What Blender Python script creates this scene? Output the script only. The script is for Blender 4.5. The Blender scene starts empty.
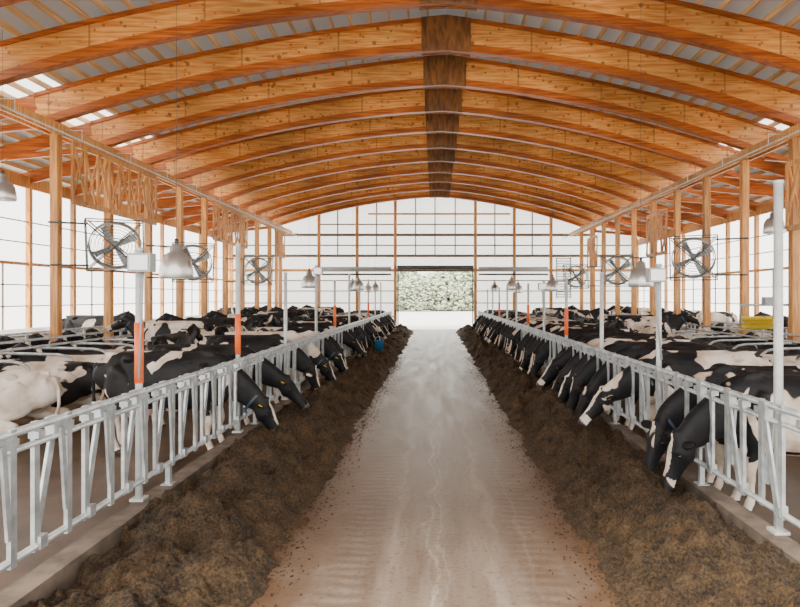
import bpy, math, random
from mathutils import Vector, noise, Matrix
random.seed(7)
scene = bpy.context.scene
COL = scene.collection

# ------------------------------------------------------------------ materials
def newmat(name):
    m = bpy.data.materials.new(name); m.use_nodes = True
    nt = m.node_tree; b = nt.nodes['Principled BSDF']
    return m, nt, b
def N(nt, t, **kw):
    n = nt.nodes.new(t)
    for k, v in kw.items(): setattr(n, k, v)
    return n
def plain(name, col, rough=0.5, metal=0.0, var=0.0, scale=8.0, bump=0.0, coat=0.0):
    m, nt, b = newmat(name)
    b.inputs['Base Color'].default_value = (*col, 1)
    b.inputs['Roughness'].default_value = rough
    b.inputs['Metallic'].default_value = metal
    tc = N(nt, 'ShaderNodeTexCoord'); no = N(nt, 'ShaderNodeTexNoise')
    no.inputs['Scale'].default_value = scale; no.inputs['Detail'].default_value = 5
    nt.links.new(tc.outputs['Object'], no.inputs['Vector'])
    if var > 0:
        cr = N(nt, 'ShaderNodeValToRGB')
        cr.color_ramp.elements[0].position = 0.3; cr.color_ramp.elements[1].position = 0.7
        cr.color_ramp.elements[0].color = (*[c * (1 - var) for c in col], 1)
        cr.color_ramp.elements[1].color = (*[min(1, c * (1 + var)) for c in col], 1)
        nt.links.new(no.outputs['Fac'], cr.inputs['Fac']); nt.links.new(cr.outputs['Color'], b.inputs['Base Color'])
    if bump > 0:
        bp = N(nt, 'ShaderNodeBump'); bp.inputs['Strength'].default_value = bump
        nt.links.new(no.outputs['Fac'], bp.inputs['Height']); nt.links.new(bp.outputs['Normal'], b.inputs['Normal'])
    return m
def wood(name, c1, c2, stretch, dots=False, rough=0.45):
    m, nt, b = newmat(name)
    tc = N(nt, 'ShaderNodeTexCoord'); mp = N(nt, 'ShaderNodeMapping')
    oi = N(nt, 'ShaderNodeObjectInfo'); sc = N(nt, 'ShaderNodeMath', operation='MULTIPLY'); sc.inputs[1].default_value = 40
    nt.links.new(oi.outputs['Random'], sc.inputs[0])
    av = N(nt, 'ShaderNodeVectorMath', operation='ADD'); nt.links.new(tc.outputs['Object'], av.inputs[0]); nt.links.new(sc.outputs[0], av.inputs[1])
    mp.inputs['Scale'].default_value = stretch
    nt.links.new(av.outputs[0], mp.inputs['Vector'])
    no = N(nt, 'ShaderNodeTexNoise'); no.inputs['Scale'].default_value = 3; no.inputs['Detail'].default_value = 7
    no.inputs['Distortion'].default_value = 0.6
    nt.links.new(mp.outputs['Vector'], no.inputs['Vector'])
    cr = N(nt, 'ShaderNodeValToRGB')
    cr.color_ramp.elements[0].position = 0.36; cr.color_ramp.elements[1].position = 0.62
    cr.color_ramp.elements[0].color = (*c1, 1); cr.color_ramp.elements[1].color = (*c2, 1)
    nt.links.new(no.outputs['Fac'], cr.inputs['Fac'])
    out = cr.outputs['Color']
    n2 = N(nt, 'ShaderNodeTexNoise'); n2.inputs['Scale'].default_value = 0.45; n2.inputs['Detail'].default_value = 1
    nt.links.new(av.outputs[0], n2.inputs['Vector'])
    mr = N(nt, 'ShaderNodeMapRange'); mr.inputs[1].default_value = .3; mr.inputs[2].default_value = .7
    mr.inputs[3].default_value = .58; mr.inputs[4].default_value = 1.15
    nt.links.new(n2.outputs['Fac'], mr.inputs[0])
    mx = N(nt, 'ShaderNodeVectorMath', operation='SCALE')
    nt.links.new(out, mx.inputs[0]); nt.links.new(mr.outputs[0], mx.inputs['Scale'])
    out = mx.outputs['Vector']
    if dots:
        for scl, lo, hi, st in ((2.6, .12, .17, .8), (5.5, .15, .23, .7)):
            mq = N(nt, 'ShaderNodeMapping'); mq.inputs['Scale'].default_value = (1, .3, 1); nt.links.new(av.outputs[0], mq.inputs['Vector'])
            vo = N(nt, 'ShaderNodeTexVoronoi'); vo.inputs['Scale'].default_value = scl
            nt.links.new(mq.outputs[0], vo.inputs['Vector'])
            lt = N(nt, 'ShaderNodeMapRange'); lt.inputs[1].default_value = lo; lt.inputs[2].default_value = hi
            lt.inputs[3].default_value = st; lt.inputs[4].default_value = 0
            nt.links.new(vo.outputs['Distance'], lt.inputs[0])
            m2 = N(nt, 'ShaderNodeMix', data_type='RGBA')
            nt.links.new(lt.outputs[0], m2.inputs['Factor']); nt.links.new(out, m2.inputs['A'])
            m2.inputs['B'].default_value = (.20, .06, .012, 1)
            out = m2.outputs['Result']
        sp = N(nt, 'ShaderNodeSeparateXYZ'); nt.links.new(tc.outputs['Object'], sp.inputs[0])
        dv = N(nt, 'ShaderNodeMath', operation='PINGPONG'); dv.inputs[1].default_value = 1.22; nt.links.new(sp.outputs['X'], dv.inputs[0])
        lj = N(nt, 'ShaderNodeMapRange'); lj.inputs[1].default_value = .012; lj.inputs[2].default_value = .03; lj.inputs[3].default_value = .6; lj.inputs[4].default_value = 0
        nt.links.new(dv.outputs[0], lj.inputs[0])
        m2 = N(nt, 'ShaderNodeMix', data_type='RGBA'); nt.links.new(lj.outputs[0], m2.inputs['Factor']); nt.links.new(out, m2.inputs['A']); m2.inputs['B'].default_value = (.20, .07, .015, 1)
        out = m2.outputs['Result']
    nt.links.new(out, b.inputs['Base Color'])
    b.inputs['Roughness'].default_value = rough
    bp = N(nt, 'ShaderNodeBump'); bp.inputs['Strength'].default_value = .15
    nt.links.new(no.outputs['Fac'], bp.inputs['Height']); nt.links.new(bp.outputs['Normal'], b.inputs['Normal'])
    return m
def translucent(name, col, fac=0.5, wscale=1.6):
    m, nt, b = newmat(name)
    b.inputs['Base Color'].default_value = (*col, 1); b.inputs['Roughness'].default_value = .6
    tr = N(nt, 'ShaderNodeBsdfTranslucent'); tr.inputs['Color'].default_value = (*col, 1)
    mx = N(nt, 'ShaderNodeMixShader'); mx.inputs[0].default_value = fac
    tc = N(nt, 'ShaderNodeTexCoord'); wv = N(nt, 'ShaderNodeTexWave'); wv.inputs['Scale'].default_value = wscale
    wv.bands_direction = 'Y'
    nt.links.new(tc.outputs['Object'], wv.inputs['Vector'])
    bp = N(nt, 'ShaderNodeBump'); bp.inputs['Strength'].default_value = .5
    nt.links.new(wv.outputs['Fac'], bp.inputs['Height']); nt.links.new(bp.outputs['Normal'], b.inputs['Normal'])
    nt.links.new(b.outputs[0], mx.inputs[1]); nt.links.new(tr.outputs[0], mx.inputs[2])
    nt.links.new(mx.outputs[0], nt.nodes['Material Output'].inputs['Surface'])
    return m

M_web = wood('plywood_web', (.60, .20, .035), (.92, .46, .13), (.45, 2.2, 6), dots=True, rough=.32)
M_flange = wood('glulam_flange', (.26, .052, .005), (.56, .15, .018), (.4, 6, 8), rough=.36)
M_gusset = wood('gusset_plywood', (.10, .038, .009), (.26, .10, .022), (3, 3, .8))
M_post = wood('post_timber', (.52, .20, .045), (.82, .41, .12), (8, 8, .5))
M_purlin = wood('purlin_timber', (.60, .34, .13), (.88, .60, .30), (8, .4, 8))
M_galv = plain('galvanised_steel', (.50, .54, .56), .34, .45, .28, 9)
M_galvd = plain('dark_steel', (.07, .075, .075), .45, .5, .2, 10)
M_fanw = plain('fan_grey_paint', (.10, .11, .105), .5, .2, .2, 10)
M_white = plain('white_painted_steel', (.58, .61, .61), .4, .1, .14, 10)
M_alu = plain('spun_aluminium', (.60, .60, .59), .30, .8, .05, 10)
M_orange = plain('orange_sleeve', (.88, .15, .03), .45, 0, .15, 12)
M_conc = plain('curb_concrete', (.15, .12, .095), .85, 0, .4, 6, .4)
M_bed = plain('stall_bedding', (.22, .145, .085), .95, 0, .4, 5, .6)
M_alley = plain('alley_manure_concrete', (.075, .047, .028), .40, 0, .5, 2.2, .4)
M_box = plain('grey_enclosure', (.36, .38, .39), .5, 0, .05)
M_blue = plain('blue_plastic', (.02, .14, .30), .4, 0, .1)
M_yellow = plain('yellow_bristle', (.85, .62, .03), .6, 0, .2, 40)
M_tag = plain('yellow_tag', (.85, .60, .03), .5, 0, .05)
M_roof = translucent('corrugated_roofing', (.55, .565, .575), .18, 1.1)
M_sky = translucent('skylight_sheet', (.95, .95, .93), .75, 1.1)
M_panel = translucent('translucent_wall_panel', (.96, .965, .96), .72)

def lane_mat():
    m, nt, b = newmat('lane_concrete'); L = nt.links.new
    tc = N(nt, 'ShaderNodeTexCoord'); sp = N(nt, 'ShaderNodeSeparateXYZ'); L(tc.outputs['Object'], sp.inputs[0])
    mp = N(nt, 'ShaderNodeMapping'); mp.inputs['Scale'].default_value = (2.2, .28, 1); L(tc.outputs['Object'], mp.inputs['Vector'])
    n1 = N(nt, 'ShaderNodeTexNoise'); n1.inputs['Scale'].default_value = 1.6; n1.inputs['Detail'].default_value = 8; n1.inputs['Roughness'].default_value = .65
    L(mp.outputs[0], n1.inputs['Vector'])
    cr = N(nt, 'ShaderNodeValToRGB'); e = cr.color_ramp.elements
    e[0].position = .30; e[0].color = (.125, .085, .060, 1); e[1].position = .70; e[1].color = (.30, .245, .20, 1)
    L(n1.outputs['Fac'], cr.inputs['Fac'])
    ab = N(nt, 'ShaderNodeMath', operation='ABSOLUTE'); L(sp.outputs['X'], ab.inputs[0])
    n2 = N(nt, 'ShaderNodeTexNoise'); n2.inputs['Scale'].default_value = 3; n2.inputs['Detail'].default_value = 6; L(tc.outputs['Object'], n2.inputs['Vector'])
    ad = N(nt, 'ShaderNodeMath', operation='MULTIPLY_ADD'); L(n2.outputs['Fac'], ad.inputs[0]); ad.inputs[1].default_value = .9; L(ab.outputs[0], ad.inputs[2])
    mr = N(nt, 'ShaderNodeMapRange'); mr.inputs[1].default_value = 1.1; mr.inputs[2].default_value = 1.85; L(ad.outputs[0], mr.inputs[0])
    mx = N(nt, 'ShaderNodeMix', data_type='RGBA'); L(mr.outputs[0], mx.inputs['Factor']); L(cr.outputs['Color'], mx.inputs['A']); mx.inputs['B'].default_value = (.105, .060, .032, 1)
    prev = mx.outputs['Result']
    wv = N(nt, 'ShaderNodeTexWave'); wv.bands_direction = 'Y'; wv.inputs['Scale'].default_value = 2.3; wv.inputs['Distortion'].default_value = 5; wv.inputs['Detail'].default_value = 3; L(tc.outputs['Object'], wv.inputs['Vector'])
    for cx in (-.68, .84):
        su = N(nt, 'ShaderNodeMath', operation='SUBTRACT'); L(sp.outputs['X'], su.inputs[0]); su.inputs[1].default_value = cx
        a2 = N(nt, 'ShaderNodeMath', operation='ABSOLUTE'); L(su.outputs[0], a2.inputs[0])
        r2 = N(nt, 'ShaderNodeMapRange'); r2.inputs[1].default_value = .10; r2.inputs[2].default_value = .26; r2.inputs[3].default_value = .8; r2.inputs[4].default_value = 0; L(a2.outputs[0], r2.inputs[0])
        mm = N(nt, 'ShaderNodeMath', operation='MULTIPLY'); L(r2.outputs[0], mm.inputs[0]); L(wv.outputs['Fac'], mm.inputs[1])
        m5 = N(nt, 'ShaderNodeMath', operation='MULTIPLY'); L(mm.outputs[0], m5.inputs[0]); L(n1.outputs['Fac'], m5.inputs[1])
        m3 = N(nt, 'ShaderNodeMix', data_type='RGBA'); L(m5.outputs[0], m3.inputs['Factor']); L(prev, m3.inputs['A']); m3.inputs['B'].default_value = (.07, .04, .022, 1)
        prev = m3.outputs['Result']
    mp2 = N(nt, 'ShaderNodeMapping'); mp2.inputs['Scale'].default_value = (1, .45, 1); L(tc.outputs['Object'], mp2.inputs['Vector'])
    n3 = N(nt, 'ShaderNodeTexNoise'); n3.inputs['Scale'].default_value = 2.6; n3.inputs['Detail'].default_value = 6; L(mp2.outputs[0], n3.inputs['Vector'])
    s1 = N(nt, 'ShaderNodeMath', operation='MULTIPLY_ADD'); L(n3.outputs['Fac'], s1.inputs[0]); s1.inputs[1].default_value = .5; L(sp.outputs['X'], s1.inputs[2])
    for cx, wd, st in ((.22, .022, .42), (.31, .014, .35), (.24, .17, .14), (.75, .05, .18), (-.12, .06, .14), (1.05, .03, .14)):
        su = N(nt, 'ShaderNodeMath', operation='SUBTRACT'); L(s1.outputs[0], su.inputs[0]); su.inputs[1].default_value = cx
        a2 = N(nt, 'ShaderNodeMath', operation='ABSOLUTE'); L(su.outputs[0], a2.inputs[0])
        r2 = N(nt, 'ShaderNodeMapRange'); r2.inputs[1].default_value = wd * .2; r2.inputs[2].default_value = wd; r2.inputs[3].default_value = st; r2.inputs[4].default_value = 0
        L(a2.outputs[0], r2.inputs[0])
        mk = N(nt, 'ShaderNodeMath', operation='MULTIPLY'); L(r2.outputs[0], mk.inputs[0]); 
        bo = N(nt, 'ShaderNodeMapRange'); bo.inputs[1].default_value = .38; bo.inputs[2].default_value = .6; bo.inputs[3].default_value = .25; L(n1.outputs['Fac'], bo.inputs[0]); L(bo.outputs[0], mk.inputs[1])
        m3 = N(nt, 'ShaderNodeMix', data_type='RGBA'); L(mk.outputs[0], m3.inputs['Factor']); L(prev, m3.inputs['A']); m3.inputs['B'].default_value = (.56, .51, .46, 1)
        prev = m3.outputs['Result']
    vo = N(nt, 'ShaderNodeTexNoise'); vo.inputs['Scale'].default_value = 22; vo.inputs['Detail'].default_value = 4; L(tc.outputs['Object'], vo.inputs['Vector'])
    r3 = N(nt, 'ShaderNodeMapRange'); r3.inputs[1].default_value = .56; r3.inputs[2].default_value = .70; r3.inputs[4].default_value = .55; L(vo.outputs['Fac'], r3.inputs[0])
    m4 = N(nt, 'ShaderNodeMix', data_type='RGBA'); L(r3.outputs[0], m4.inputs['Factor']); L(prev, m4.inputs['A']); m4.inputs['B'].default_value = (.07, .040, .022, 1)
    L(m4.outputs['Result'], b.inputs['Base Color'])
    rr = N(nt, 'ShaderNodeMapRange'); rr.inputs[1].default_value = .3; rr.inputs[2].default_value = .7; rr.inputs[3].default_value = .28; rr.inputs[4].default_value = .46
    L(n1.outputs['Fac'], rr.inputs[0]); L(rr.outputs[0], b.inputs['Roughness'])
    bp = N(nt, 'ShaderNodeBump'); bp.inputs['Strength'].default_value = .25; bp.inputs['Distance'].default_value = .02
    L(vo.outputs['Fac'], bp.inputs['Height']); L(bp.outputs['Normal'], b.inputs['Normal'])
    return m
M_lane = lane_mat()

def feed_mat():
    m, nt, b = newmat('silage_feed'); L = nt.links.new
    tc = N(nt, 'ShaderNodeTexCoord')
    n1 = N(nt, 'ShaderNodeTexNoise'); n1.inputs['Scale'].default_value = 42; n1.inputs['Detail'].default_value = 6; n1.inputs['Roughness'].default_value = .75; L(tc.outputs['Object'], n1.inputs['Vector'])
    n2 = N(nt, 'ShaderNodeTexNoise'); n2.inputs['Scale'].default_value = 5; n2.inputs['Detail'].default_value = 4; L(tc.outputs['Object'], n2.inputs['Vector'])
    a = N(nt, 'ShaderNodeMath', operation='MULTIPLY_ADD'); L(n1.outputs['Fac'], a.inputs[0]); a.inputs[1].default_value = .75
    a2 = N(nt, 'ShaderNodeMath', operation='MULTIPLY'); L(n2.outputs['Fac'], a2.inputs[0]); a2.inputs[1].default_value = .25; L(a2.outputs[0], a.inputs[2])
    cr = N(nt, 'ShaderNodeValToRGB'); e = cr.color_ramp.elements
    e[0].position = .42; e[0].color = (.012, .006, .002, 1); e[1].position = .65; e[1].color = (.185, .108, .043, 1)
    L(a.outputs[0], cr.inputs['Fac']); L(cr.outputs['Color'], b.inputs['Base Color'])
    b.inputs['Roughness'].default_value = .8
    bp = N(nt, 'ShaderNodeBump'); bp.inputs['Strength'].default_value = 1.0; bp.inputs['Distance'].default_value = .05
    L(n1.outputs['Fac'], bp.inputs['Height']); L(bp.outputs['Normal'], b.inputs['Normal'])
    return m
M_feed = feed_mat()

def coat_mat():
    m, nt, b = newmat('holstein_coat'); L = nt.links.new
    tc = N(nt, 'ShaderNodeTexCoord'); oi = N(nt, 'ShaderNodeObjectInfo')
    sc = N(nt, 'ShaderNodeSeparateColor'); L(oi.outputs['Color'], sc.inputs[0])
    mul = N(nt, 'ShaderNodeMath', operation='MULTIPLY'); L(sc.outputs[0], mul.inputs[0]); mul.inputs[1].default_value = 57.0
    mp = N(nt, 'ShaderNodeMapping'); L(tc.outputs['Object'], mp.inputs['Vector']); L(mul.outputs[0], mp.inputs['Location'])
    n1 = N(nt, 'ShaderNodeTexNoise'); n1.inputs['Scale'].default_value = 1.75; n1.inputs['Detail'].default_value = 2.5; n1.inputs['Distortion'].default_value = .5
    L(mp.outputs[0], n1.inputs['Vector'])
    at = N(nt, 'ShaderNodeAttribute', attribute_name='bias')
    ad = N(nt, 'ShaderNodeMath', operation='ADD'); L(n1.outputs['Fac'], ad.inputs[0]); L(at.outputs['Fac'], ad.inputs[1])
    a2 = N(nt, 'ShaderNodeMath', operation='MULTIPLY_ADD'); L(sc.outputs[1], a2.inputs[0]); a2.inputs[1].default_value = .30; L(ad.outputs[0], a2.inputs[2])
    r = N(nt, 'ShaderNodeMapRange'); r.inputs[1].default_value = 1.165; r.inputs[2].default_value = 1.180; L(a2.outputs[0], r.inputs[0])
    n5 = N(nt, 'ShaderNodeTexNoise'); n5.inputs['Scale'].default_value = 3.5; n5.inputs['Detail'].default_value = 6; L(tc.outputs['Object'], n5.inputs['Vector'])
    cw = N(nt, 'ShaderNodeValToRGB'); cw.color_ramp.elements[0].position = .3; cw.color_ramp.elements[1].position = .6
    cw.color_ramp.elements[0].color = (.50, .38, .27, 1); cw.color_ramp.elements[1].color = (.82, .74, .66, 1); L(n5.outputs['Fac'], cw.inputs['Fac'])
    cb = N(nt, 'ShaderNodeValToRGB'); cb.color_ramp.elements[0].position = .35; cb.color_ramp.elements[1].position = .7
    cb.color_ramp.elements[0].color = (.004, .005, .008, 1); cb.color_ramp.elements[1].color = (.014, .012, .012, 1); L(n5.outputs['Fac'], cb.inputs['Fac'])
    mx = N(nt, 'ShaderNodeMix', data_type='RGBA'); L(r.outputs[0], mx.inputs['Factor'])
    L(cb.outputs['Color'], mx.inputs['A']); L(cw.outputs['Color'], mx.inputs['B'])
    L(mx.outputs['Result'], b.inputs['Base Color'])
    b.inputs['Roughness'].default_value = .58; b.inputs['Specular IOR Level'].default_value = .3
    n4 = N(nt, 'ShaderNodeTexNoise'); n4.inputs['Scale'].default_value = 22; n4.inputs['Detail'].default_value = 6; L(tc.outputs['Object'], n4.inputs['Vector'])
    bp = N(nt, 'ShaderNodeBump'); bp.inputs['Strength'].default_value = .35; bp.inputs['Distance'].default_value = .02
    L(n4.outputs['Fac'], bp.inputs['Height']); L(bp.outputs['Normal'], b.inputs['Normal'])
    return m
M_coat = coat_mat()
M_muzzle = plain('muzzle_skin', (.06, .05, .05), .35, 0, .2)
M_hoof = plain('hoof_horn', (.06, .045, .035), .5)
M_udder = plain('udder_skin', (.66, .42, .34), .6, 0, .08)
M_eye = plain('eye_dark', (.01, .008, .006), .08)
M_collar = plain('collar_strap', (.03, .055, .10), .5)

# ------------------------------------------------------------------ mesh builder
class MB:
    def __init__(s): s.v = []; s.f = []; s.m = []; s.sm = []
    def add(s, vs, fs, mat=0, smooth=False):
        o = len(s.v); s.v += [tuple(v) for v in vs]
        for f in fs: s.f.append(tuple(i + o for i in f)); s.m.append(mat); s.sm.append(smooth)
    def box(s, c, d, mat=0):
        x, y, z = c; a, b, e = d[0] / 2, d[1] / 2, d[2] / 2
        vs = [(x + i * a, y + j * b, z + k * e) for i in (-1, 1) for j in (-1, 1) for k in (-1, 1)]
        s.add(vs, [(0, 1, 3, 2), (4, 6, 7, 5), (0, 4, 5, 1), (2, 3, 7, 6), (0, 2, 6, 4), (1, 5, 7, 3)], mat)
    def bar(s, p, q, w, t, side=(0, 1, 0), mat=0):
        p, q = Vector(p), Vector(q); d = (q - p).normalized(); sd = Vector(side)
        sd = (sd - d * sd.dot(d)).normalized(); n = d.cross(sd)
        vs = [e + sd * (i * w / 2) + n * (j * t / 2) for e in (p, q) for i, j in ((-1, -1), (1, -1), (1, 1), (-1, 1))]
        s.add(vs, [(3, 2, 1, 0), (4, 5, 6, 7), (0, 1, 5, 4), (1, 2, 6, 5), (2, 3, 7, 6), (3, 0, 4, 7)], mat)
    def tube(s, pts, r, seg=8, mat=0, closed=False):
        pts = [Vector(p) for p in pts]; n = len(pts); rr = r if isinstance(r, (list, tuple)) else [r] * n
        vs = []; up = None
        for i, p in enumerate(pts):
            if closed: d = pts[(i + 1) % n] - pts[i - 1]
            else: d = pts[min(i + 1, n - 1)] - pts[max(i - 1, 0)]
            d.normalize()
            if up is None: up = Vector((0, 0, 1)) if abs(d.z) < .9 else Vector((0, 1, 0))
            a = up - d * up.dot(d)
            if a.length < 1e-3: a = Vector((1, 0, 0)) - d * d.x
            a.normalize(); up = a; b = d.cross(a)
            for k in range(seg):
                t = 2 * math.pi * k / seg; vs.append(p + (a * math.cos(t) + b * math.sin(t)) * rr[i])
        fs = []
        for i in range(n if closed else n - 1):
            j = (i + 1) % n
            for k in range(seg):
                k2 = (k + 1) % seg; fs.append((i * seg + k, i * seg + k2, j * seg + k2, j * seg + k))
        if not closed:
            fs.append(tuple(range(seg))[::-1]); fs.append(tuple(range((n - 1) * seg, n * seg)))
        s.add(vs, fs, mat, True)
    def lathe(s, prof, c, seg=24, mat=0):
        vs = []; n = len(prof)
        for r, z in prof:
            for k in range(seg):
                t = 2 * math.pi * k / seg; vs.append((c[0] + r * math.cos(t), c[1] + r * math.sin(t), c[2] + z))
        fs = [(i * seg + k, i * seg + (k + 1) % seg, (i + 1) * seg + (k + 1) % seg, (i + 1) * seg + k) for i in range(n - 1) for k in range(seg)]
        s.add(vs, fs, mat, True)
    def ball(s, c, r, mat=0, u=12, v=8):
        rr = r if isinstance(r, (list, tuple)) else (r, r, r); vs = []
        for i in range(v + 1):
            a = math.pi * i / v
            for k in range(u):
                t = 2 * math.pi * k / u
                vs.append((c[0] + rr[0] * math.sin(a) * math.cos(t), c[1] + rr[1] * math.sin(a) * math.sin(t), c[2] - rr[2] * math.cos(a)))
        fs = [(i * u + k, i * u + (k + 1) % u, (i + 1) * u + (k + 1) % u, (i + 1) * u + k) for i in range(v) for k in range(u)]
        s.add(vs, fs, mat, True)
    def mesh(s, name, mats):
        me = bpy.data.meshes.new(name); me.from_pydata(s.v, [], s.f)
        for m in mats: me.materials.append(m)
        me.polygons.foreach_set('material_index', s.m); me.polygons.foreach_set('use_smooth', s.sm)
        me.update(); return me
    def obj(s, name, mats, loc=(0, 0, 0), rotz=0):
        return place(name, s.mesh(name, mats), loc, rotz)
def place(name, me, loc=(0, 0, 0), rotz=0, parent=None):
    o = bpy.data.objects.new(name, me); COL.objects.link(o); o.location = loc; o.rotation_euler = (0, 0, rotz)
    if parent: o.parent = parent
    return o

# ------------------------------------------------------------------ dims
CAMZ = 2.2; YEND = 40.0; YS = -2.4
XL, XR = -9.6, 9.1
WL, WR = -13.6, 13.4
RX = .28
BEAMY = [-1.95 + 2.45 * i for i in range(17)]
def _ext(f, u, um, slope): return f(u) if u <= um else f(um) - slope * (u - um)
def ztop(x):
    u = abs(x - RX)
    if x < RX: return CAMZ + _ext(lambda q: 7.12 - .09 * q - .0095 * q * q, u, 9.9, .27)
    return CAMZ + _ext(lambda q: 7.12 - .12 * q - .0105 * q * q, u, 9.4, .29)
def zlow(x):
    u = abs(x - RX)
    return CAMZ + (6.22 - .045 * u - .0138 * u * u if x < RX else 6.22 - .08 * u - .0152 * u * u)

# ------------------------------------------------------------------ floors
def slab(name, x0, x1, y0, y1, z0, z1, mat):
    b = MB(); b.box(((x0 + x1) / 2, (y0 + y1) / 2, (z0 + z1) / 2), (x1 - x0, y1 - y0, z1 - z0)); return b.obj(name, [mat])
slab('floor', -2.72, 2.72, -3, YEND + 1, -.12, 0, M_lane)
slab('floor_left', WL, -2.72, -3, YEND, -.12, 0, M_alley)
slab('floor_right', 2.72, WR, -3, YEND, -.12, 0, M_alley)
M_ground = plain('outdoor_gravel', (.82, .80, .75), .9, 0, .05, .6)
gb = MB(); gb.box((0, 40, -.22), (260, 260, .2)); gb.obj('ground', [M_ground])
for sx, nm in ((-1, 'left'), (1, 'right')):
    slab('trim_curb_' + nm, min(sx * 2.72, sx * 2.92), max(sx * 2.72, sx * 2.92), -2, YEND - .5, 0, .22, M_conc)
    for i, (a, c) in enumerate(((6.1, 8.5), (10.1, 12.6))):
        slab('stall_bed', min(sx * a, sx * c), max(sx * a, sx * c), 7.4, YEND - 1, 0, .16, M_bed)

# ------------------------------------------------------------------ feed
def feed(sx, seed):
    b = MB(); nx = 52; ys = []; y = -1.5
    while y < YEND - 1.5:
        ys.append(y); y += .025 if y < 9 else (.045 if y < 16 else .09)
    vs = []
    for y in ys:
        edge = 1.33 + .15 * noise.noise(Vector((y * .9, seed, 0))) + .09 * noise.noise(Vector((y * 4, seed, 3))) + .04 * noise.noise(Vector((y * 11, seed, 3)))
        for i in range(nx):
            t = i / (nx - 1); x = edge + (2.70 - edge) * t
            h = .31 * math.sin(min(1, t * 1.15) * math.pi * .62) ** .8
            h *= 1 - .45 * max(0, t - .6) / .4
            p = Vector((x * sx * 1.5, y * 1.5, seed))
            h *= 1 + .8 * noise.noise(p)
            h += (.14 * noise.noise(p * 2.2) + .09 * noise.noise(p * 5) + .055 * noise.noise(p * 12) + .03 * noise.noise(p * 26)) * min(1, t * 5)
            vs.append((sx * x, y, max(h, -.02 if i == 0 else .004)))
    fs = []
    for j in range(len(ys) - 1):
        for i in range(nx - 1):
            q = (j * nx + i, j * nx + i + 1, (j + 1) * nx + i + 1, (j + 1) * nx + i)
            fs.append(q if sx > 0 else q[::-1])
    b.add(vs, fs, 0, True); b.obj('silage_feed_pile', [M_feed])
feed(-1, 11.3); feed(1, 47.9)
b = MB()
for i in range(5200):
    sx = random.choice((-1, 1)); y = random.uniform(1.0, 22); x = sx * (1.40 - abs(random.gauss(0, .16)))
    a = random.uniform(0, 3.14); l = random.uniform(.003, .013); w = random.uniform(.003, .010)
    b.bar((x - l * math.cos(a), y - l * math.sin(a), .006), (x + l * math.cos(a), y + l * math.sin(a), .006 + random.uniform(0, .006)), w, w * .8)
b.obj('spilled_feed_bits', [M_feed])

# ------------------------------------------------------------------ headlock fences
def fence(sx):
    b = MB(); X = sx * 2.82; y0, y1 = .2, YEND - 1
    for z, r in ((1.29, .030), (1.17, .024), (.44, .026)): b.tube([(X, y0, z), (X, y1, z)], r, 8)
    p = .61; n = int((y1 - y0) / p)
    for i in range(n):
        y = y0 + .12 + i * p
        b.bar((X + .012, y, .40), (X + .012, y, 1.32), .058, .030, (0, 1, 0))
        b.bar((X - .012, y + .27, .40), (X - .012, y + .27, 1.32), .058, .030, (0, 1, 0))
        b.bar((X - .03, y + .30, .48), (X - .03, y + .50, 1.23), .062, .022, (0, 1, 0))
        b.bar((X + .03, y + .56, .60), (X + .03, y + .50, 1.23), .045, .022, (0, 1, 0))
        b.box((X - .02, y + .49, 1.24), (.07, .10, .15))
        b.box((X, y + .30, .46), (.07, .08, .09))
        b.box((X, y, 1.23), (.075, .075, .05)); b.box((X, y + .27, 1.23), (.075, .075, .05))
    y = y0 + .05
    while y < y1:
        b.box((X, y, .31), (.05, .05, .26)); b.box((X, y, .226), (.12, .12, .012)); y += p * 5
    return b.obj('headlock_fence', [M_galv])
fence(-1); fence(1)

def pole(X, y, top, orange, base=.22, boxed=False, r=.042):
    b = MB(); b.tube([(0, 0, base), (0, 0, top)], r, 12, 0)
    b.box((0, 0, base + .012), (.13, .13, .024), 0)
    b.tube([(0, 0, top), (0, 0, top + .03)], r * 1.15, 12, 0)
    if orange: b.tube([(0, 0, 1.36), (0, 0, 1.95)], r * 1.25, 12, 1)
    if boxed:
        s = 1 if X < 0 else -1
        b.box((s * .06, -.07, top - .12), (.22, .12, .18), 2); b.box((s * .06, -.135, top - .12), (.18, .012, .14), 3)
        b.tube([(s * .06, -.05, top - .22), (s * .05, -.05, top - .5), (.02, -.045, 1.4)], .012, 6, 2)
    b.obj('fence_support_pole', [M_white, M_orange, M_box, M_alu], (X, y, 0))
for k, (y, o, bx) in enumerate([(5.86, 1, 1), (8.80, 1, 0), (11.6, 0, 0), (14.6, 0, 1), (17.3, 1, 0), (20.2, 0, 0), (23, 0, 0), (26, 1, 0), (29, 0, 0), (32, 0, 0)]):
    pole(-2.89, y, 2.65 if k % 2 == 0 else 2.95, o, .22, bx, .034)
for k, (y, o, bx) in enumerate([(5.05, 0, 0), (7.75, 0, 1), (10.4, 0, 0), (13.2, 1, 0), (15.9, 0, 1), (18.6, 1, 0), (21.3, 0, 0), (24, 0, 0), (27, 1, 0), (30, 0, 0), (33, 0, 0)]):
    pole(2.89, y, 3.15 if k == 0 else 2.6, o, .22, bx, .036 if k == 0 else .034)

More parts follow.
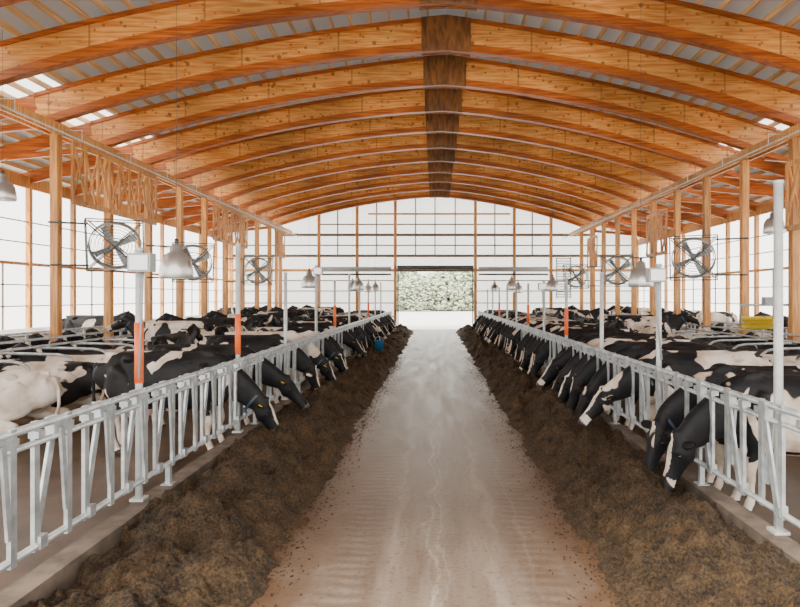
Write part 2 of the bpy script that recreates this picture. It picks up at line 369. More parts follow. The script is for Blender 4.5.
# ------------------------------------------------------------------ roof beams
def beam(y):
    b = MB(); n = 40
    for side in (0, 1):
        xa, xb = (XL - .5, RX) if side == 0 else (RX, XR + .9)
        xs = [xa + (xb - xa) * i / n for i in range(n + 1)]
        def strip(fz0, fz1, th, mat):
            vs = []
            for x in xs:
                a, c = fz0(x), fz1(x)
                vs += [(x, -th / 2, a), (x, th / 2, a), (x, th / 2, c), (x, -th / 2, c)]
            fs = []
            for i in range(n):
                o = i * 4
                for k in range(4):
                    k2 = (k + 1) % 4; fs.append((o + k, o + 4 + k, o + 4 + k2, o + k2))
            fs.append((0, 1, 2, 3)); fs.append(tuple(n * 4 + q for q in (3, 2, 1, 0)))
            b.add(vs, fs, mat)
        strip(lambda x: zlow(x) + .10, lambda x: ztop(x) - .06, .09, 0)
        strip(lambda x: zlow(x), lambda x: zlow(x) + .19, .22, 1)
        strip(lambda x: ztop(x) - .12, lambda x: ztop(x) - .02, .18, 1)
    for s in (-1, 1):
        vs = []
        for yy in (s * .112, s * .14):
            for x in (RX - .62, RX, RX + .62):
                vs += [(x, yy, zlow(x) - .02), (x, yy, ztop(x) - .03)]
        b.add(vs, [(0, 2, 3, 1), (2, 4, 5, 3), (6, 7, 9, 8), (8, 9, 11, 10), (0, 1, 7, 6), (4, 10, 11, 5), (0, 6, 8, 2), (2, 8, 10, 4), (1, 3, 9, 7), (3, 5, 11, 9)], 2)
    for xa, xb in ((XL - .5, WL - .2), (XR + .9, WR + .2)):
        b.bar((xa, 0, ztop(xa) - .24), (xb, 0, ztop(xb) - .24), .10, .40, (0, 1, 0), 1)
        sgn = -1 if xa < 0 else 1
        b.bar((xa + sgn * -.3, .0, zlow(xa) + .1), (xb - sgn * 1.2, 0, ztop(xb - sgn * 1.2) - .4), .09, .16, (0, 1, 0), 1)
    return b.mesh('arched_roof_beam', [M_web, M_flange, M_gusset])
bm_mesh = beam(0)
for y in BEAMY: place('arched_roof_beam', bm_mesh, (0, y, 0))

b = MB(); yA, yB = YS - .4, YEND + .8
x = WL - .5
while x < WR + .6:
    if abs(x - RX) > .22: b.box((x, (yA + yB) / 2, ztop(x) + .045), (.05, yB - yA, .13))
    x += .48
b.obj('roof_purlins', [M_purlin])
for nm, xa, xb in (('left', WL - .9, RX), ('right', RX, WR + .9)):
    b = MB(); n = 24; vs = []
    for i in range(n + 1):
        xx = xa + (xb - xa) * i / n
        for yy in (yA, yB):
            for dz in (.118, .135): vs.append((xx, yy, ztop(xx) + dz))
    b.add(vs, [(0, 1, 3, 2), (4 * n, 4 * n + 2, 4 * n + 3, 4 * n + 1)])
    for i in range(n):
        o = i * 4; mat = 1 if (i in (6, 7) if nm == 'left' else i in (16, 17)) else 0
        for f in [(o, o + 2, o + 6, o + 4), (o + 1, o + 5, o + 7, o + 3), (o, o + 4, o + 5, o + 1), (o + 2, o + 3, o + 7, o + 6)]:
            b.f.append(f); b.m.append(mat); b.sm.append(False)
    b.obj('ceiling_roofing_' + nm, [M_roof, M_sky])

def wpost(X, y, ztopp):
    b = MB(); b.box((0, -.075, ztopp / 2), (.19, .05, ztopp)); b.box((0, 0, ztopp / 2 - .1), (.16, .09, ztopp - .2)); b.box((0, .075, ztopp / 2), (.19, .05, ztopp))
    b.box((0, 0, .3), (.30, .30, .6), 1)
    b.obj('timber_post', [M_post, M_conc], (X, y, 0))
for y in BEAMY:
    wpost(XL, y, zlow(XL) - .01); wpost(XR, y, zlow(XR) - .01)
def lattice(X, y0, y1, z0, z1):
    b = MB()
    b.bar((X, y0, z0), (X, y1, z0), .05, .14, (1, 0, 0)); b.bar((X, y0, z1), (X, y1, z1), .05, .14, (1, 0, 0))
    n = max(4, int((y1 - y0) / .55)); st = (y1 - y0) / n
    for i in range(n + 1): b.box((X, y0 + i * st, (z0 + z1) / 2), (.045, .09, z1 - z0))
    for i in range(n):
        s = i % 2
        b.bar((X + .035, y0 + i * st, z0 if s else z1), (X + .035, y0 + (i + 1) * st, z1 if s else z0), .03, .08, (1, 0, 0))
        b.bar((X - .035, y0 + i * st, z1 if s else z0), (X - .035, y0 + (i + 1) * st, z0 if s else z1), .03, .08, (1, 0, 0))
    b.obj('longitudinal_lattice_truss', [M_post])
for (ya, yb) in ((15.4, 20.0), (25.2, 29.7), (35.0, 37.1)): lattice(XL + .30, ya, yb, 4.65, 6.15)
for (ya, yb) in ((10.5, 15.0), (22.8, 24.9), (32.6, 34.6)): lattice(XR - .30, ya, yb, 3.9, 5.5)
for X in (XL, XR):
    b = MB(); z = zlow(X) - .20; s = 1 if X < 0 else -1
    b.box((X + s * .125, (YS + YEND) / 2, z), (.045, YEND - YS - .4, .28)); b.box((X - s * .125, (YS + YEND) / 2, z), (.045, YEND - YS - .4, .28))
    b.obj('header_beam', [M_post])
    b = MB(); b.tube([(X + s * .6, 0, z - .25), (X + s * .6, YEND - .3, z - .25)], .022, 8)
    y = 3.05
    while y < YEND: b.tube([(X + s * .6, y, z - .25), (X + s * .6, y, z + .02), (X + s * .16, y, z + .02)], .012, 6); y += 2.45
    b.obj('overhead_pipe', [M_white])

M_girt = plain('weathered_girt', (.15, .12, .09), .6, 0, .2, 6)
for X, nm in ((WL, 'left'), (WR, 'right')):
    zt = ztop(X) - .2
    b = MB(); b.box((X, 18.5, .45), (.18, 43, .9), 0)
    y = -1.95
    while y < YEND: b.box((X, y, .9 + (zt - .9) / 2), (.15, .14, zt - .9), 1); y += 2.45
    b.box((X, 18.5, zt - .2), (.08, 43, .4), 1); b.box((X, 18.5, 3.3), (.06, 43, .10), 1)
    for z in (1.9, 2.6, 4.0, 4.7): b.box((X, 18.5, z), (.04, 43, .035), 3)
    y = -1.95 + 1.225
    while y < YEND: b.box((X, y, 2.1), (.04, .04, 2.4), 3); y += 2.45
    b.tube([(X * .99, -3, 1.05), (X * .99, YEND, 1.05)], .12, 10, 2)
    b.obj('wall_' + nm, [M_conc, M_post, M_panel, M_girt])

# far gable wall
b = MB(); Y = YEND + .1
vx = [WL, -10.6, -7.75, -5.2, -2.65, 2.7, 5.3, 7.75, 10.6, WR]
for x in vx:
    b.box((x, Y, ztop(x) / 2), (.20, .14, ztop(x) - .1), 1)
for z in (3.98, 4.95, 5.65, 6.35, 7.05):
    for xa, xb in zip(vx[:-1], vx[1:]):
        if z > ztop(xa) - .3 or z > ztop(xb) - .3: continue
        b.box(((xa + xb) / 2, Y, z), (xb - xa - .1, .10, .17 if z in (3.98, 4.95, 6.35) else .08), 1 if z == 3.98 else 2)
for z in (.9, 1.8, 2.6, 3.3):
    for xa, xb in zip(vx[:-1], vx[1:]):
        if xa == -2.65: continue
        b.box(((xa + xb) / 2, Y, z), (xb - xa - .1, .08, .07), 2)
b.box((RX, Y, 7.75), (9.5, .1, .12), 1)
for x in (-6.5, -3.9, -1.3, .0, 1.35, 4.0, 6.5):
    b.box((x, Y, (4.95 + ztop(x)) / 2), (.08, .08, ztop(x) - 5.0), 2)
def panel(x0, x1, z0a, z0b, z1a, z1b, yy=Y + .08, mat=0):
    vs = [(x0, yy, z0a), (x1, yy, z0b), (x1, yy, z1b), (x0, yy, z1a), (x0, yy + .02, z0a), (x1, yy + .02, z0b), (x1, yy + .02, z1b), (x0, yy + .02, z1a)]
    b.add(vs, [(0, 1, 2, 3), (7, 6, 5, 4), (0, 4, 5, 1), (1, 5, 6, 2), (2, 6, 7, 3), (3, 7, 4, 0)], mat)
xs = sorted(vx + [RX])
for xa, xb in zip(xs[:-1], xs[1:]):
    panel(xa, xb, 4.0, 4.0, ztop(xa) + .1, ztop(xb) + .1)
    if not (-2.7 < xa < 2.69): panel(xa, xb, 0, 0, 4.0, 4.0)
b.obj('wall_back', [M_panel, M_post, M_girt])
b = MB(); b.tube([(-2.5, YEND - .22, 4.15), (2.55, YEND - .22, 4.15)], .14, 14, 1)
b.box((.02, YEND - .1, 3.93), (5.1, .06, .10), 1)
b.box((-2.46, YEND - .1, 1.95), (.08, .08, 3.9), 1); b.box((2.51, YEND - .1, 1.95), (.08, .08, 3.9), 1)
b.obj('door_1', [M_box, M_galvd])
b = MB()
for xa, xb in ((-7.5, -2.9), (2.9, 7.5)):
    b.tube([(xa, YEND - .2, 4.05), (xb, YEND - .2, 4.05)], .15, 12, 0)
    b.tube([(xa, YEND - .2, 3.70), (xb, YEND - .2, 3.70)], .06, 8, 1)
b.obj('rolled_curtain', [M_box, M_galvd])
b = MB()
for i in range(16): b.bar((8.1, YEND - .1, 2.2 + i * .17), (9.0, YEND - .1, 2.2 + i * .17), .10, .02, (0, 1, .6))
b.box((8.08, YEND - .1, 3.5), (.06, .12, 2.8)); b.box((9.02, YEND - .1, 3.5), (.06, .12, 2.8))
b.obj('louvre_vent', [M_box])

# ------------------------------------------------------------------ lamps
M_bulb, nt, pb = newmat('lamp_bulb'); pb.inputs['Emission Color'].default_value = (1, .85, .6, 1); pb.inputs['Emission Strength'].default_value = 4
def lamp_mesh(cord):
    b = MB()
    b.lathe([(.235, 0), (.245, .02), (.235, .16), (.21, .28), (.16, .36), (.095, .40), (.09, .48), (.055, .52), (.0, .53)], (0, 0, 0), 28, 0)
    b.lathe([(.228, .005), (.222, .15), (.195, .27), (.13, .34), (.0, .36)], (0, 0, 0), 28, 0)
    b.ball((0, 0, .14), (.06, .06, .10), 1)
    b.tube([(0, 0, .50), (0, 0, .60)], .03, 8, 2); b.tube([(0, 0, .58), (0, 0, cord)], .003, 6, 2)
    return b.mesh('barn_lamp', [M_alu, M_bulb, M_galvd, M_alu])
for X, z, ys in ((-3.9, 2.48, (9.05, 18.6, 28.4, 35)), (4.15, 2.4, (12.1, 21.2, 30)), (-8.9, 4.2, (12.35,)), (8.25, 3.75, (14.6,))):
    for y in ys: place('barn_lamp', lamp_mesh(ztop(X) - z), (X, y, z))
for X in (-3.3, 3.3):
    for y in (25.8, 33.2): place('barn_lamp', lamp_mesh(ztop(X) - 2.5), (X, y, 2.5))

# ------------------------------------------------------------------ fans
def fan_mesh(side):
    b = MB(); R = .60
    for yy in (-.13, .13):
        for s in (-1, 1):
            b.bar((-R - .05, yy, s * (R + .04)), (R + .05, yy, s * (R + .04)), .025, .025, (0, 1, 0)); b.bar((s * (R + .04), yy, -R - .04), (s * (R + .04), yy, R + .04), .025, .025, (0, 1, 0))
            b.bar((-R, yy, -R * s), (R, yy, R * s), .04, .025, (0, 1, 0))
        for rr in (.14, .22, .30, .38, .46, .54):
            b.tube([(rr * math.cos(t), yy * 1.1, rr * math.sin(t)) for t in [2 * math.pi * k / 28 for k in range(28)]], .006, 5, 0, True)
    for i in (-1, 1):
        for j in (-1, 1): b.bar((i * (R + .04), -.13, j * (R + .04)), (i * (R + .04), .13, j * (R + .04)), .03, .03, (1, 0, 0))
    vs = []; K = 36
    for r_, y_ in ((.575, -.13), (.575, .13), (.60, .13), (.60, -.13)):
        for k in range(K):
            t = 2 * math.pi * k / K; vs.append((r_ * math.cos(t), y_, r_ * math.sin(t)))
    b.add(vs, [(a * K + k, a * K + (k + 1) % K, ((a + 1) % 4) * K + (k + 1) % K, ((a + 1) % 4) * K + k) for a in range(4) for k in range(K)], 2, True)
    for k in range(4):
        t = k * math.pi / 2 + .5; c, s = math.cos(t), math.sin(t)
        w0, w1 = .05, .09
        def P(r, w, yy): return (c * r - s * w, yy, s * r + c * w)
        vs = [P(.08, -w0, -.04), P(.08, w0, .04), P(.54, w1, .05), P(.54, -w1, -.05), P(.08, -w0, -.03), P(.08, w0, .05), P(.54, w1, .06), P(.54, -w1, -.04)]
        b.add(vs, [(0, 1, 2, 3), (7, 6, 5, 4), (0, 4, 5, 1), (1, 5, 6, 2), (2, 6, 7, 3), (3, 7, 4, 0)], 1)
    b.tube([(0, -.10, 0), (0, .22, 0)], .085, 14, 2)
    b.bar((side * R, 0, R * .9), (side * 1.42, 0, R * .9), .04, .04, (0, 1, 0)); b.bar((side * R, 0, -R * .9), (side * 1.42, 0, -R * .9), .04, .04, (0, 1, 0))
    return b.mesh('ventilation_fan', [M_fanw, M_galv, M_box])
fl, fr_ = fan_mesh(-1), fan_mesh(1)
for y, z in ((15.2, 3.5), (20.1, 3.35), (27.45, 3.4)):
    o = place('ventilation_fan', fl, (XL + 1.5, y, z), .42); o.rotation_euler[0] = math.radians(20)
for y, z in ((17.65, 3.35), (25.0, 3.3), (32.35, 3.3)):
    o = place('ventilation_fan', fr_, (XR - 1.5, y, z), -.42); o.rotation_euler[0] = math.radians(20)

# ------------------------------------------------------------------ freestall dividers
def loop_mesh():
    b = MB(); pts = [(0, 0, 1.15), (1.35, 0, 1.12)]
    for k in range(9):
        t = math.pi / 2 - math.pi * k / 8; pts.append((1.42 + .30 * math.cos(t), 0, .80 + .31 * math.sin(t)))
    pts += [(1.0, 0, .47), (.55, 0, .62), (.25, 0, .66), (0, 0, .66)]
    b.tube(pts, .028, 8); b.tube([(0, 0, .16), (0, 0, 1.3)], .035, 8)
    return b
def stalls(X, d):
    b = MB(); y = 7.6
    while y < YEND - 1:
        l = loop_mesh(); o = len(b.v)
        b.v += [(X + d * v[0], y + v[1], v[2]) for v in l.v]
        b.f += [tuple(i + o for i in f) for f in l.f]; b.m += l.m; b.sm += l.sm
        y += 1.22
    b.tube([(X + d * .45, 7.5, 1.2), (X + d * .45, YEND - 1.2, 1.2)], .026, 8)
    b.tube([(X, 7.5, 1.3), (X, YEND - 1.2, 1.3)], .026, 8)
    b.tube([(X, 7.5, .75), (X, YEND - 1.2, .75)], .026, 8)
    b.obj('freestall_dividers', [M_galv])
for sx in (-1, 1):
    stalls(sx * 8.45, -sx); stalls(sx * 10.15, sx)
    b = MB()
    for z in (.5, .8, 1.1, 1.4): b.tube([(sx * 8.2, 7.25, z), (sx * 12.9, 7.25, z)], .025, 8)
    for x in (8.2, 10.6, 12.9): b.tube([(sx * x, 7.25, 0), (sx * x, 7.25, 1.45)], .04, 8)
    b.obj('pipe_gate', [M_galv])

# ------------------------------------------------------------------ cows
def cat(P, t):
    n = len(P) - 1; i = min(int(t * n), n - 1); u = t * n - i
    p0, p1, p2, p3 = P[max(i - 1, 0)], P[i], P[i + 1], P[min(i + 2, n)]
    return [0.5 * ((2 * b) + (-a + c) * u + (2 * a - 5 * b + 4 * c - d) * u * u + (-a + 3 * b - 3 * c + d) * u ** 3) for a, b, c, d in zip(p0, p1, p2, p3)]
def loftpath(mb, P, steps, seg=24, mat=0):
    S = [cat(P, i / steps) for i in range(steps + 1)]; vs = []
    for i, s in enumerate(S):
        a = Vector(S[max(i - 1, 0)][:3]); c = Vector(S[min(i + 1, steps)][:3]); d = (c - a).normalized()
        side = Vector((0, 0, 1)).cross(d) if Vector((d.x, d.y)).length > .25 else Vector((0, 1, 0))
        side = (side - d * side.dot(d)).normalized(); n = d.cross(side)
        for k in range(seg):
            t = 2 * math.pi * k / seg; ct, st = math.cos(t), math.sin(t)
            e = .88
            cx = math.copysign(abs(ct) ** e, ct); sx_ = math.copysign(abs(st) ** e, st)
            vs.append(Vector(s[:3]) + side * (cx * s[4]) + n * (sx_ * s[3]))
    fs = [(i * seg + k, i * seg + (k + 1) % seg, (i + 1) * seg + (k + 1) % seg, (i + 1) * seg + k) for i in range(steps) for k in range(seg)]
    fs.append(tuple(range(seg))[::-1]); fs.append(tuple(range(steps * seg, (steps + 1) * seg)))
    mb.add(vs, fs, mat, True)
HS = 1.10
def make_cow(name, poll, ang, neck, lying=False, turn=0.0, collar=False, tag=0):
    dz = -.50 if lying else 0
    W = .92 if not lying else 1.12
    T = [(-1.64, 0, 1.20, .07, .06), (-1.60, 0, 1.17, .17, .15), (-1.48, 0, 1.10, .27, .205), (-1.30, 0, 1.08, .315, .25), (-1.08, 0, 1.045, .345, .29),
         (-.82, 0, .98, .40, .335), (-.55, 0, .955, .425, .35), (-.30, 0, .98, .41, .305), (-.10, 0, 1.02, .375, .235), (.06, 0, 1.03, .325, .185)]
    T = [(a, b_, c + dz, d, e * W) for a, b_, c, d, e in T]
    T += neck
    ca, sa = math.cos(ang), math.sin(ang); ct, st = math.cos(turn), math.sin(turn)
    hd = Vector((ca * ct, ca * st, sa)); pv = Vector(poll)
    nrm = Vector((-sa * ct, -sa * st, ca)); sidev = hd.cross(nrm).normalized()
    for s, hh, hw, off in ((.0, .115, .085, 0), (.08, .118, .106, .0), (.15, .112, .108, .0), (.23, .098, .080, .0), (.32, .080, .062, .004), (.41, .070, .062, .008), (.47, .070, .072, .008), (.51, .060, .066, .006), (.53, .035, .045, 0)):
        p = pv + (hd * s + nrm * off) * HS; T.append((p.x, p.y, p.z, hh * HS, hw * HS))
    H = lambda a, n_, sd_: tuple(pv + (hd * a + nrm * n_ + sidev * sd_) * HS)
    mb = MB(); loftpath(mb, T, 120)
    for s in (-1, 1):
        if not lying:
            fx = .03 * s
            loftpath(mb, [(-.16, s * .10, 1.14, .17, .08), (-.10, s * .165, .98, .18, .10), (-.06 + fx, s * .19, .78, .13, .09), (-.05 + fx, s * .185, .62, .085, .065), (.0 + fx, s * .175, .47, .060, .050), (.012 + fx, s * .17, .40, .062, .056), (.0 + fx, s * .17, .34, .050, .046),
                          (-.004 + fx, s * .17, .26, .036, .034), (-.006 + fx, s * .17, .15, .038, .036), (.01 + fx, s * .17, .10, .048, .045), (.03 + fx, s * .17, .055, .042, .042), (.05 + fx, s * .17, .0, .066, .058)], 44, 14)
            hx = -.05 * s
            loftpath(mb, [(-1.36, s * .10, 1.14, .20, .10), (-1.30, s * .17, .98, .24, .13), (-1.22 + hx, s * .205, .80, .20, .115), (-1.24 + hx, s * .205, .66, .125, .08), (-1.36 + hx, s * .20, .55, .072, .05), (-1.43 + hx, s * .19, .475, .064, .048), (-1.43 + hx, s * .19, .41, .052, .042),
                          (-1.41 + hx, s * .19, .31, .036, .034), (-1.39 + hx, s * .19, .16, .038, .036), (-1.37 + hx, s * .19, .10, .048, .045), (-1.35 + hx, s * .19, .05, .042, .042), (-1.32 + hx, s * .19, .0, .066, .058)], 48, 14)
        else:
            loftpath(mb, [(-.12, s * .18, .55, .17, .10), (-.05, s * .26, .34, .14, .09), (.12, s * .27, .20, .075, .07), (.30, s * .25, .10, .06, .06), (.16, s * .27, .055, .045, .045), (-.02, s * .29, .05, .042, .042), (-.12, s * .30, .05, .055, .05)], 30, 14)
            loftpath(mb, [(-1.32, s * .15, .60, .22, .12), (-1.20, s * .28, .42, .25, .13), (-.98, s * .37, .24, .15, .11), (-1.10, s * .42, .13, .09, .07), (-1.32, s * .44, .07, .06, .055), (-1.15, s * .48, .05, .042, .042), (-1.0, s * .50, .05, .055, .05)], 32, 14)
        mb.ball((-1.12, s * .235 * W, 1.31 + dz), (.09, .06, .055))
        mb.ball((-1.56, s * .13 * W, 1.24 + dz), (.05, .045, .05))
        mb.ball((-.08, s * .07 * W, 1.33 + dz), (.14, .05, .09))
    if not lying:
        mb.ball((-1.07, 0, .60), (.23, .165, .19))
        for a in (-1.15, -.98):
            for s in (-.08, .08): mb.tube([(a, s, .50), (a, s, .37)], [.026, .018], 8)
    mb.tube([(-.9, 0, .70 + dz), (.02, 0, .76 + dz)], .10, 10)
    mb.tube([(-1.55, 0, 1.35 + dz), (-1.1, 0, 1.375 + dz), (-.5, 0, 1.365 + dz), (0, 0, 1.38 + dz)], .030, 8)
    mb.ball((.06, 0, .76 + dz), (.16, .10, .14))
    for s in (-1, 1):
        mb.ball(H(.13, -.05, s * .045), (.085, .048, .09))
        mb.ball(H(.125, .070, s * .075), .038)
        mb.ball(H(.485, .03, s * .038), .037)
    mb.ball(H(.47, -.045, 0), .045)
    mb.ball(H(-.01, .10, 0), .052)
    me = mb.mesh(name + '_raw', [M_coat]); o = bpy.data.objects.new('tmp', me); COL.objects.link(o)
    r = o.modifiers.new('r', 'REMESH'); r.mode = 'VOXEL'; r.voxel_size = .015
    sm = o.modifiers.new('s', 'SMOOTH'); sm.factor = .5; sm.iterations = 8
    dg = bpy.context.evaluated_depsgraph_get(); dg.update()
    m2 = bpy.data.meshes.new_from_object(o.evaluated_get(dg)); bpy.data.objects.remove(o)
    V = [v.co.copy() for v in m2.vertices]; F = [tuple(p.vertices) for p in m2.polygons]
    zmin = min(v.z for v in V)
    for v in V: v.z -= zmin
    out = MB(); mats = []
    for f in F:
        c = V[f[0]]; s = (c - pv).dot(hd) / HS; mi = 0
        if s > .465 and (c - pv - hd * s * HS).length < .2: mi = 1
        elif (not lying and c.z < .065): mi = 2
        elif (not lying and -1.32 < c.x < -.84 and c.z < .60 and abs(c.y) < .14): mi = 3
        mats.append(mi)
    out.v = [tuple(v) for v in V]; out.f = F; out.m = mats; out.sm = [True] * len(F)
    for s in (-1, 1):
        base = Vector(H(.015, .055, s * .075))
        d = (sidev * s * 1.0 - hd * .22 - nrm * .12).normalized(); w = hd * .75 + nrm * .35; w = (w - d * w.dot(d)).normalized(); nn = d.cross(w)
        L_ = .20; rows = [(0, .026), (.2, .048), (.5, .060), (.78, .045), (.93, .022), (1, .006)]
        vs = []
        for t, ww in rows:
            q = base + d * (L_ * t)
            for a in range(8):
                th = 2 * math.pi * a / 8; vs.append(q + w * (ww * math.cos(th)) + nn * (.011 * math.sin(th) + .018 * math.cos(th) ** 2))
        fs = [(i * 8 + k, i * 8 + (k + 1) % 8, (i + 1) * 8 + (k + 1) % 8, (i + 1) * 8 + k) for i in range(5) for k in range(8)]
        out.add(vs, fs, 0, True)
        out.ball(H(.135, .05, s * .098), .022, 4)
        out.ball(H(.508, .03, s * .040), .013, 4, 8, 6)
        if tag and (tag == 2 or s == 1):
            tp = base + d * (L_ * .62)
            out.bar(tp + nn * .020 - w * .02, tp + w * .04 + nn * .026, .04, .005, d, 5)
    if lying: tl = [(-1.60, 0, .78), (-1.70, .03, .60), (-1.74, .08, .35), (-1.72, .16, .12), (-1.60, .28, .05)]
    else: tl = [(-1.58, 0, 1.30), (-1.68, 0, 1.22), (-1.72, .01, 1.0), (-1.72, .02, .75), (-1.71, .03, .55), (-1.70, .03, .38)]
    rr = [.04, .035, .024, .020, .05, .02] if not lying else [.04, .03, .022, .045, .015]
    out.tube(tl, rr, 8, 0)
    if collar:
        a = Vector(neck[1][:3]); bq = Vector(neck[2][:3]); d = (bq - a).normalized(); sd = Vector((0, 1, 0)); sd = (sd - d * sd.dot(d)).normalized(); n = d.cross(sd)
        hh, hw = neck[2][3] + .012, neck[2][4] + .012
        ring = []
        for k in range(20):
            t = 2 * math.pi * k / 20; ring.append(bq + sd * hw * math.cos(t) + n * hh * math.sin(t))
        vs = [q + d * o_ for q in ring for o_ in (-.016, .016)]
        out.add(vs, [(2 * k, 2 * k + 1, (2 * k + 3) % 40, (2 * k + 2) % 40) for k in range(20)], 6, True)
        out.box(tuple(bq - n * (hh + .02) * (1 if n.z > 0 else -1)), (.05, .05, .07), 6)
    m3 = out.mesh(name, [M_coat, M_muzzle, M_hoof, M_udder, M_eye, M_tag, M_collar])
    at = m3.attributes.new('bias', 'FLOAT', 'POINT'); vals = []
    for v in out.v:
        c = Vector(v); rel = (c - pv) / HS; s = rel.dot(hd); bval = 0.50
        if c.x > .25 or rel.length < .5: bval = .34
        if -.05 < s < .46 and abs(rel.dot(sidev)) < .026 + .022 * math.sin(s * 9) and rel.dot(nrm) > .02: bval = .67
        if s > .36 and rel.length < .6 and rel.dot(nrm) > -.02: bval = .58
        if not lying:
            if c.z < .62 and c.x < .25: bval = .50 + .34 * min(1, (.62 - c.z) / .25)
            if c.x < -1.62 and c.z < .62: bval = .9
            if abs(c.y) < .2 and c.z < .60 and c.x < .2: bval = max(bval, .72)
        elif c.z < .16: bval = .72
        vals.append(bval)
    at.data.foreach_set('value', vals)
    return m3

eat = [(.22, 0, .96, .255, .135), (.40, 0, .85, .20, .112), (.56, 0, .71, .160, .10)]
eat2 = [(.22, 0, 1.0, .255, .135), (.40, 0, .93, .20, .112), (.57, 0, .84, .160, .10)]
eatv = [(.22, 0, .97, .255, .135), (.39, 0, .88, .205, .115), (.53, 0, .77, .165, .10)]
stand = [(.20, 0, 1.12, .28, .14), (.36, 0, 1.24, .205, .115), (.50, 0, 1.34, .165, .10)]
lie = [(.20, 0, .62, .27, .15), (.35, 0, .76, .20, .118), (.47, 0, .90, .165, .102)]
def shift(nk, dy): return [(a, dy * (i + 1) ** 1.5 * .2, c, d, e) for i, (a, _, c, d, e) in enumerate(nk)]
C = {
 'eatA': make_cow('cow_eatA', (.66, 0, .62), -1.05, eat, collar=True, tag=1),
 'eatB': make_cow('cow_eatB', (.66, .07, .61), -.95, shift(eat, .06), turn=.35),
 'eatC': make_cow('cow_eatC', (.70, 0, .77), -.85, eat2, tag=2),
 'eatD': make_cow('cow_eatD', (.66, -.07, .62), -1.0, shift(eat, -.06), turn=-.4),
 'eatV': make_cow('cow_eatV', (.62, 0, .70), -1.22, eatv, tag=0),
 'eatW': make_cow('cow_eatW', (.61, 0.03, .69), -1.15, eatv, turn=.5, collar=True),
 'stand': make_cow('cow_stand', (.60, 0, 1.40), -.45, stand, collar=True, tag=1),
 'lie': make_cow('cow_lie', (.55, 0, 1.0), -.35, lie, lying=True, tag=1),
 'lieT': make_cow('cow_lieT', (.53, .10, .98), -.4, shift(lie, .09), lying=True, turn=.6),
}
def cow(kind, x, y, z, rot, white=None):
    o = place('holstein_cow', C[kind], (x, y, z), rot)
    if white is None: white = random.choice((.05, .15, .3, .4, .55, .8))
    o.color = (random.random(), white, 0, 1)
    return o
def slot(y):
    k = round((y - .2 - .12 - .40) / .61); return .2 + .12 + .40 + k * .61
kinds = ['eatA', 'eatB', 'eatC', 'eatD', 'eatV', 'eatW']
used = set()
for i, (y, k) in enumerate([(8.5, 'eatA'), (9.9, 'eatC'), (12.6, 'eatV'), (13.3, 'eatA')] + [(14.6 + .75 * j, random.choice(kinds)) for j in range(30) if random.random() < .82]):
    s = slot(y)
    if s in used: continue
    used.add(s); cow(k, -3.17 - random.uniform(0, .06), s, 0, random.uniform(-.05, .05), .30 if i == 0 else None)
used = set()
for i, (y, k) in enumerate([(6.5, 'eatV'), (7.1, 'eatW'), (8.9, 'eatC'), (9.6, 'eatB'), (10.3, 'eatV'), (10.9, 'eatA'), (11.7, 'eatD'), (12.4, 'eatC'), (13.2, 'eatA')] + [(14.0 + .68 * j, random.choice(kinds)) for j in range(34) if random.random() < .88]):
    s = slot(y)
    if s in used: continue
    used.add(s); cow(k, 3.17 + random.uniform(0, .06), s, 0, math.pi + random.uniform(-.05, .05), .35 if i < 2 else None)
for sx in (-1, 1):
    for X, dirout in ((7.05, 1), (11.4, -1)):
        y = 7.6 + .61
        while y < YEND - 2:
            r = random.random()
            if r < .88 and not (sx > 0 and X < 8 and y < 8.5) and not (sx < 0 and X < 8 and y < 9):
                d = 0 if (sx * dirout) > 0 else math.pi
                kd = random.choice(('lie', 'lieT', 'lie', 'stand')) if y > 13 else random.choice(('lie', 'lieT'))
                off = .55 * sx * dirout if kd != 'stand' else .35 * sx * dirout
                cow(kd, sx * X + off, y, .16, d + random.uniform(-.06, .06), random.uniform(.6, 1.1) if (y < 12 and sx < 0) else random.choice((.1, .25, .4, .8)))
            y += 1.22
    for y in (13.5, 17.5, 21.5, 26, 31):
        cow('stand', sx * 5.65, y + (0 if sx < 0 else 1.7), 0, random.choice((1.57, -1.57)) + random.uniform(-.12, .12))

# ------------------------------------------------------------------ small things
b = MB(); b.lathe([(.0, 0), (.13, 0), (.16, .34), (.17, .36), (.15, .36), (.13, .03), (0, .03)], (0, 0, 0), 20, 0)
b.tube([(-.16, 0, .34), (-.1, 0, .46), (0, 0, .5), (.1, 0, .46), (.16, 0, .34)], .008, 6, 1)
b.obj('blue_bucket', [M_blue, M_galv], (-1.95, 20.9, .33))
b = MB(); b.tube([(-.4, 0, 0), (.4, 0, 0)], .05, 10, 1)
for i in range(26):
    for k in range(14):
        t = k * math.pi / 7 + i * .2; x = -.37 + i * .03
        b.tube([(x, .04 * math.cos(t), .04 * math.sin(t)), (x, .17 * math.cos(t), .17 * math.sin(t))], .010, 4, 0)
b.tube([(-.42, 0, 0), (-.42, 0, .45), (.83, 0, .45)], .03, 8, 1); b.box((.3, 0, .55), (.25, .2, .2), 2)
b.obj('cow_brush', [M_yellow, M_galv, M_box], (8.15, 15.2, 1.55))

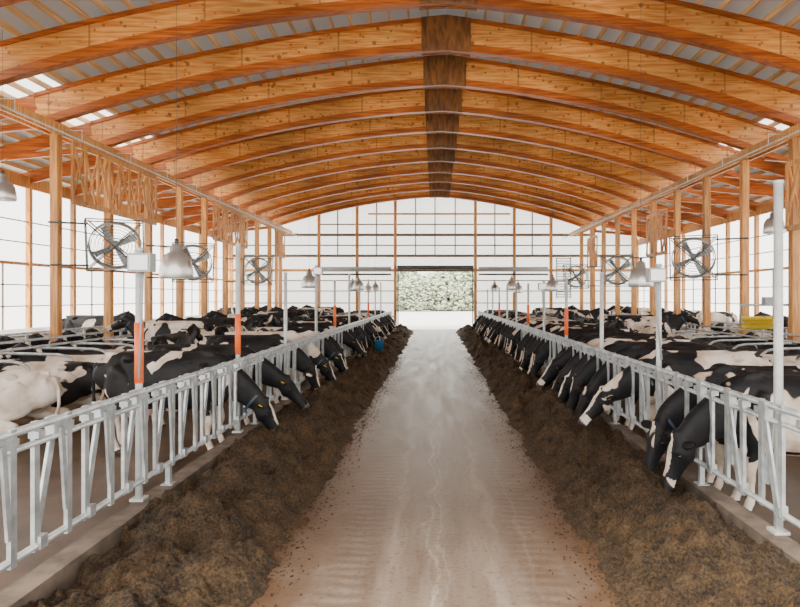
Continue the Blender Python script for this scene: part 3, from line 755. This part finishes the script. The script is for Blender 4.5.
# ------------------------------------------------------------------ trees outside
M_leaf = plain('foliage', (.56, .62, .48), .8, 0, .15, .8)  # leaf green paled so the base colour carries the outdoor haze and glare
M_bark = plain('bark', (.34, .30, .25), .9, 0, .3)
def tree(seed):
    rnd = random.Random(seed); b = MB()
    b.tube([(0, 0, 0), (.1, 0, 2), (0, .1, 4.5), (.1, 0, 6.5)], [.28, .2, .14, .06], 8, 1)
    for i in range(6):
        a = i * 1.05; b.tube([(0, 0, 2.0 + i * .4), (math.cos(a) * 1.6, math.sin(a) * 1.6, 3 + i * .5)], [.09, .03], 6, 1)
    for i in range(900):
        a = rnd.uniform(0, 6.28); h = rnd.uniform(.3, 9.2); R = 3.2 * math.sin(min(1, (h + .6) / 10.2) * math.pi) ** .6
        r = R * math.sqrt(rnd.random()); s = rnd.uniform(.14, .34); o = len(b.v)
        b.ball((r * math.cos(a), r * math.sin(a), h), (s, s, s * .6), 0, 6, 4)
        for q in range(o, len(b.v)):
            v = Vector(b.v[q]); b.v[q] = tuple(v + noise.noise_vector(v * 3) * .3)
    return b.mesh('deciduous_tree', [M_leaf, M_bark])
tm = [tree(3), tree(9)]
for row in range(3):
    for i in range(11):
        o = place('deciduous_tree', tm[i % 2], (-17 + i * 3.5 + row * 1.2 + random.uniform(-.6, .6), 98 + row * 7 + random.uniform(-2, 2), -.1), random.uniform(0, 6)); o.scale = (1, 1, random.uniform(.45, .85))

# ------------------------------------------------------------------ light
w = bpy.data.worlds.new('World'); scene.world = w; w.use_nodes = True
bg = w.node_tree.nodes['Background']; bg.inputs['Color'].default_value = (1.0, .965, .91, 1); bg.inputs['Strength'].default_value = 5.0
def sunlamp(name, e, ang, col, rx, rz):
    sun = bpy.data.lights.new(name, 'SUN'); sun.energy = e; sun.angle = ang; sun.color = col
    so = bpy.data.objects.new(name, sun); COL.objects.link(so); so.rotation_euler = (math.radians(rx), 0, math.radians(rz))
sunlamp('sun', 9, .15, (1, .92, .80), 48, -35)

cam = bpy.data.cameras.new('camera'); cam.lens = 27; cam.sensor_width = 36; cam.shift_x = -35 / 800; cam.shift_y = -6.5 / 800
co = bpy.data.objects.new('camera', cam); COL.objects.link(co); co.location = (0, 0, CAMZ); co.rotation_euler = (math.pi / 2, 0, 0)
scene.camera = co
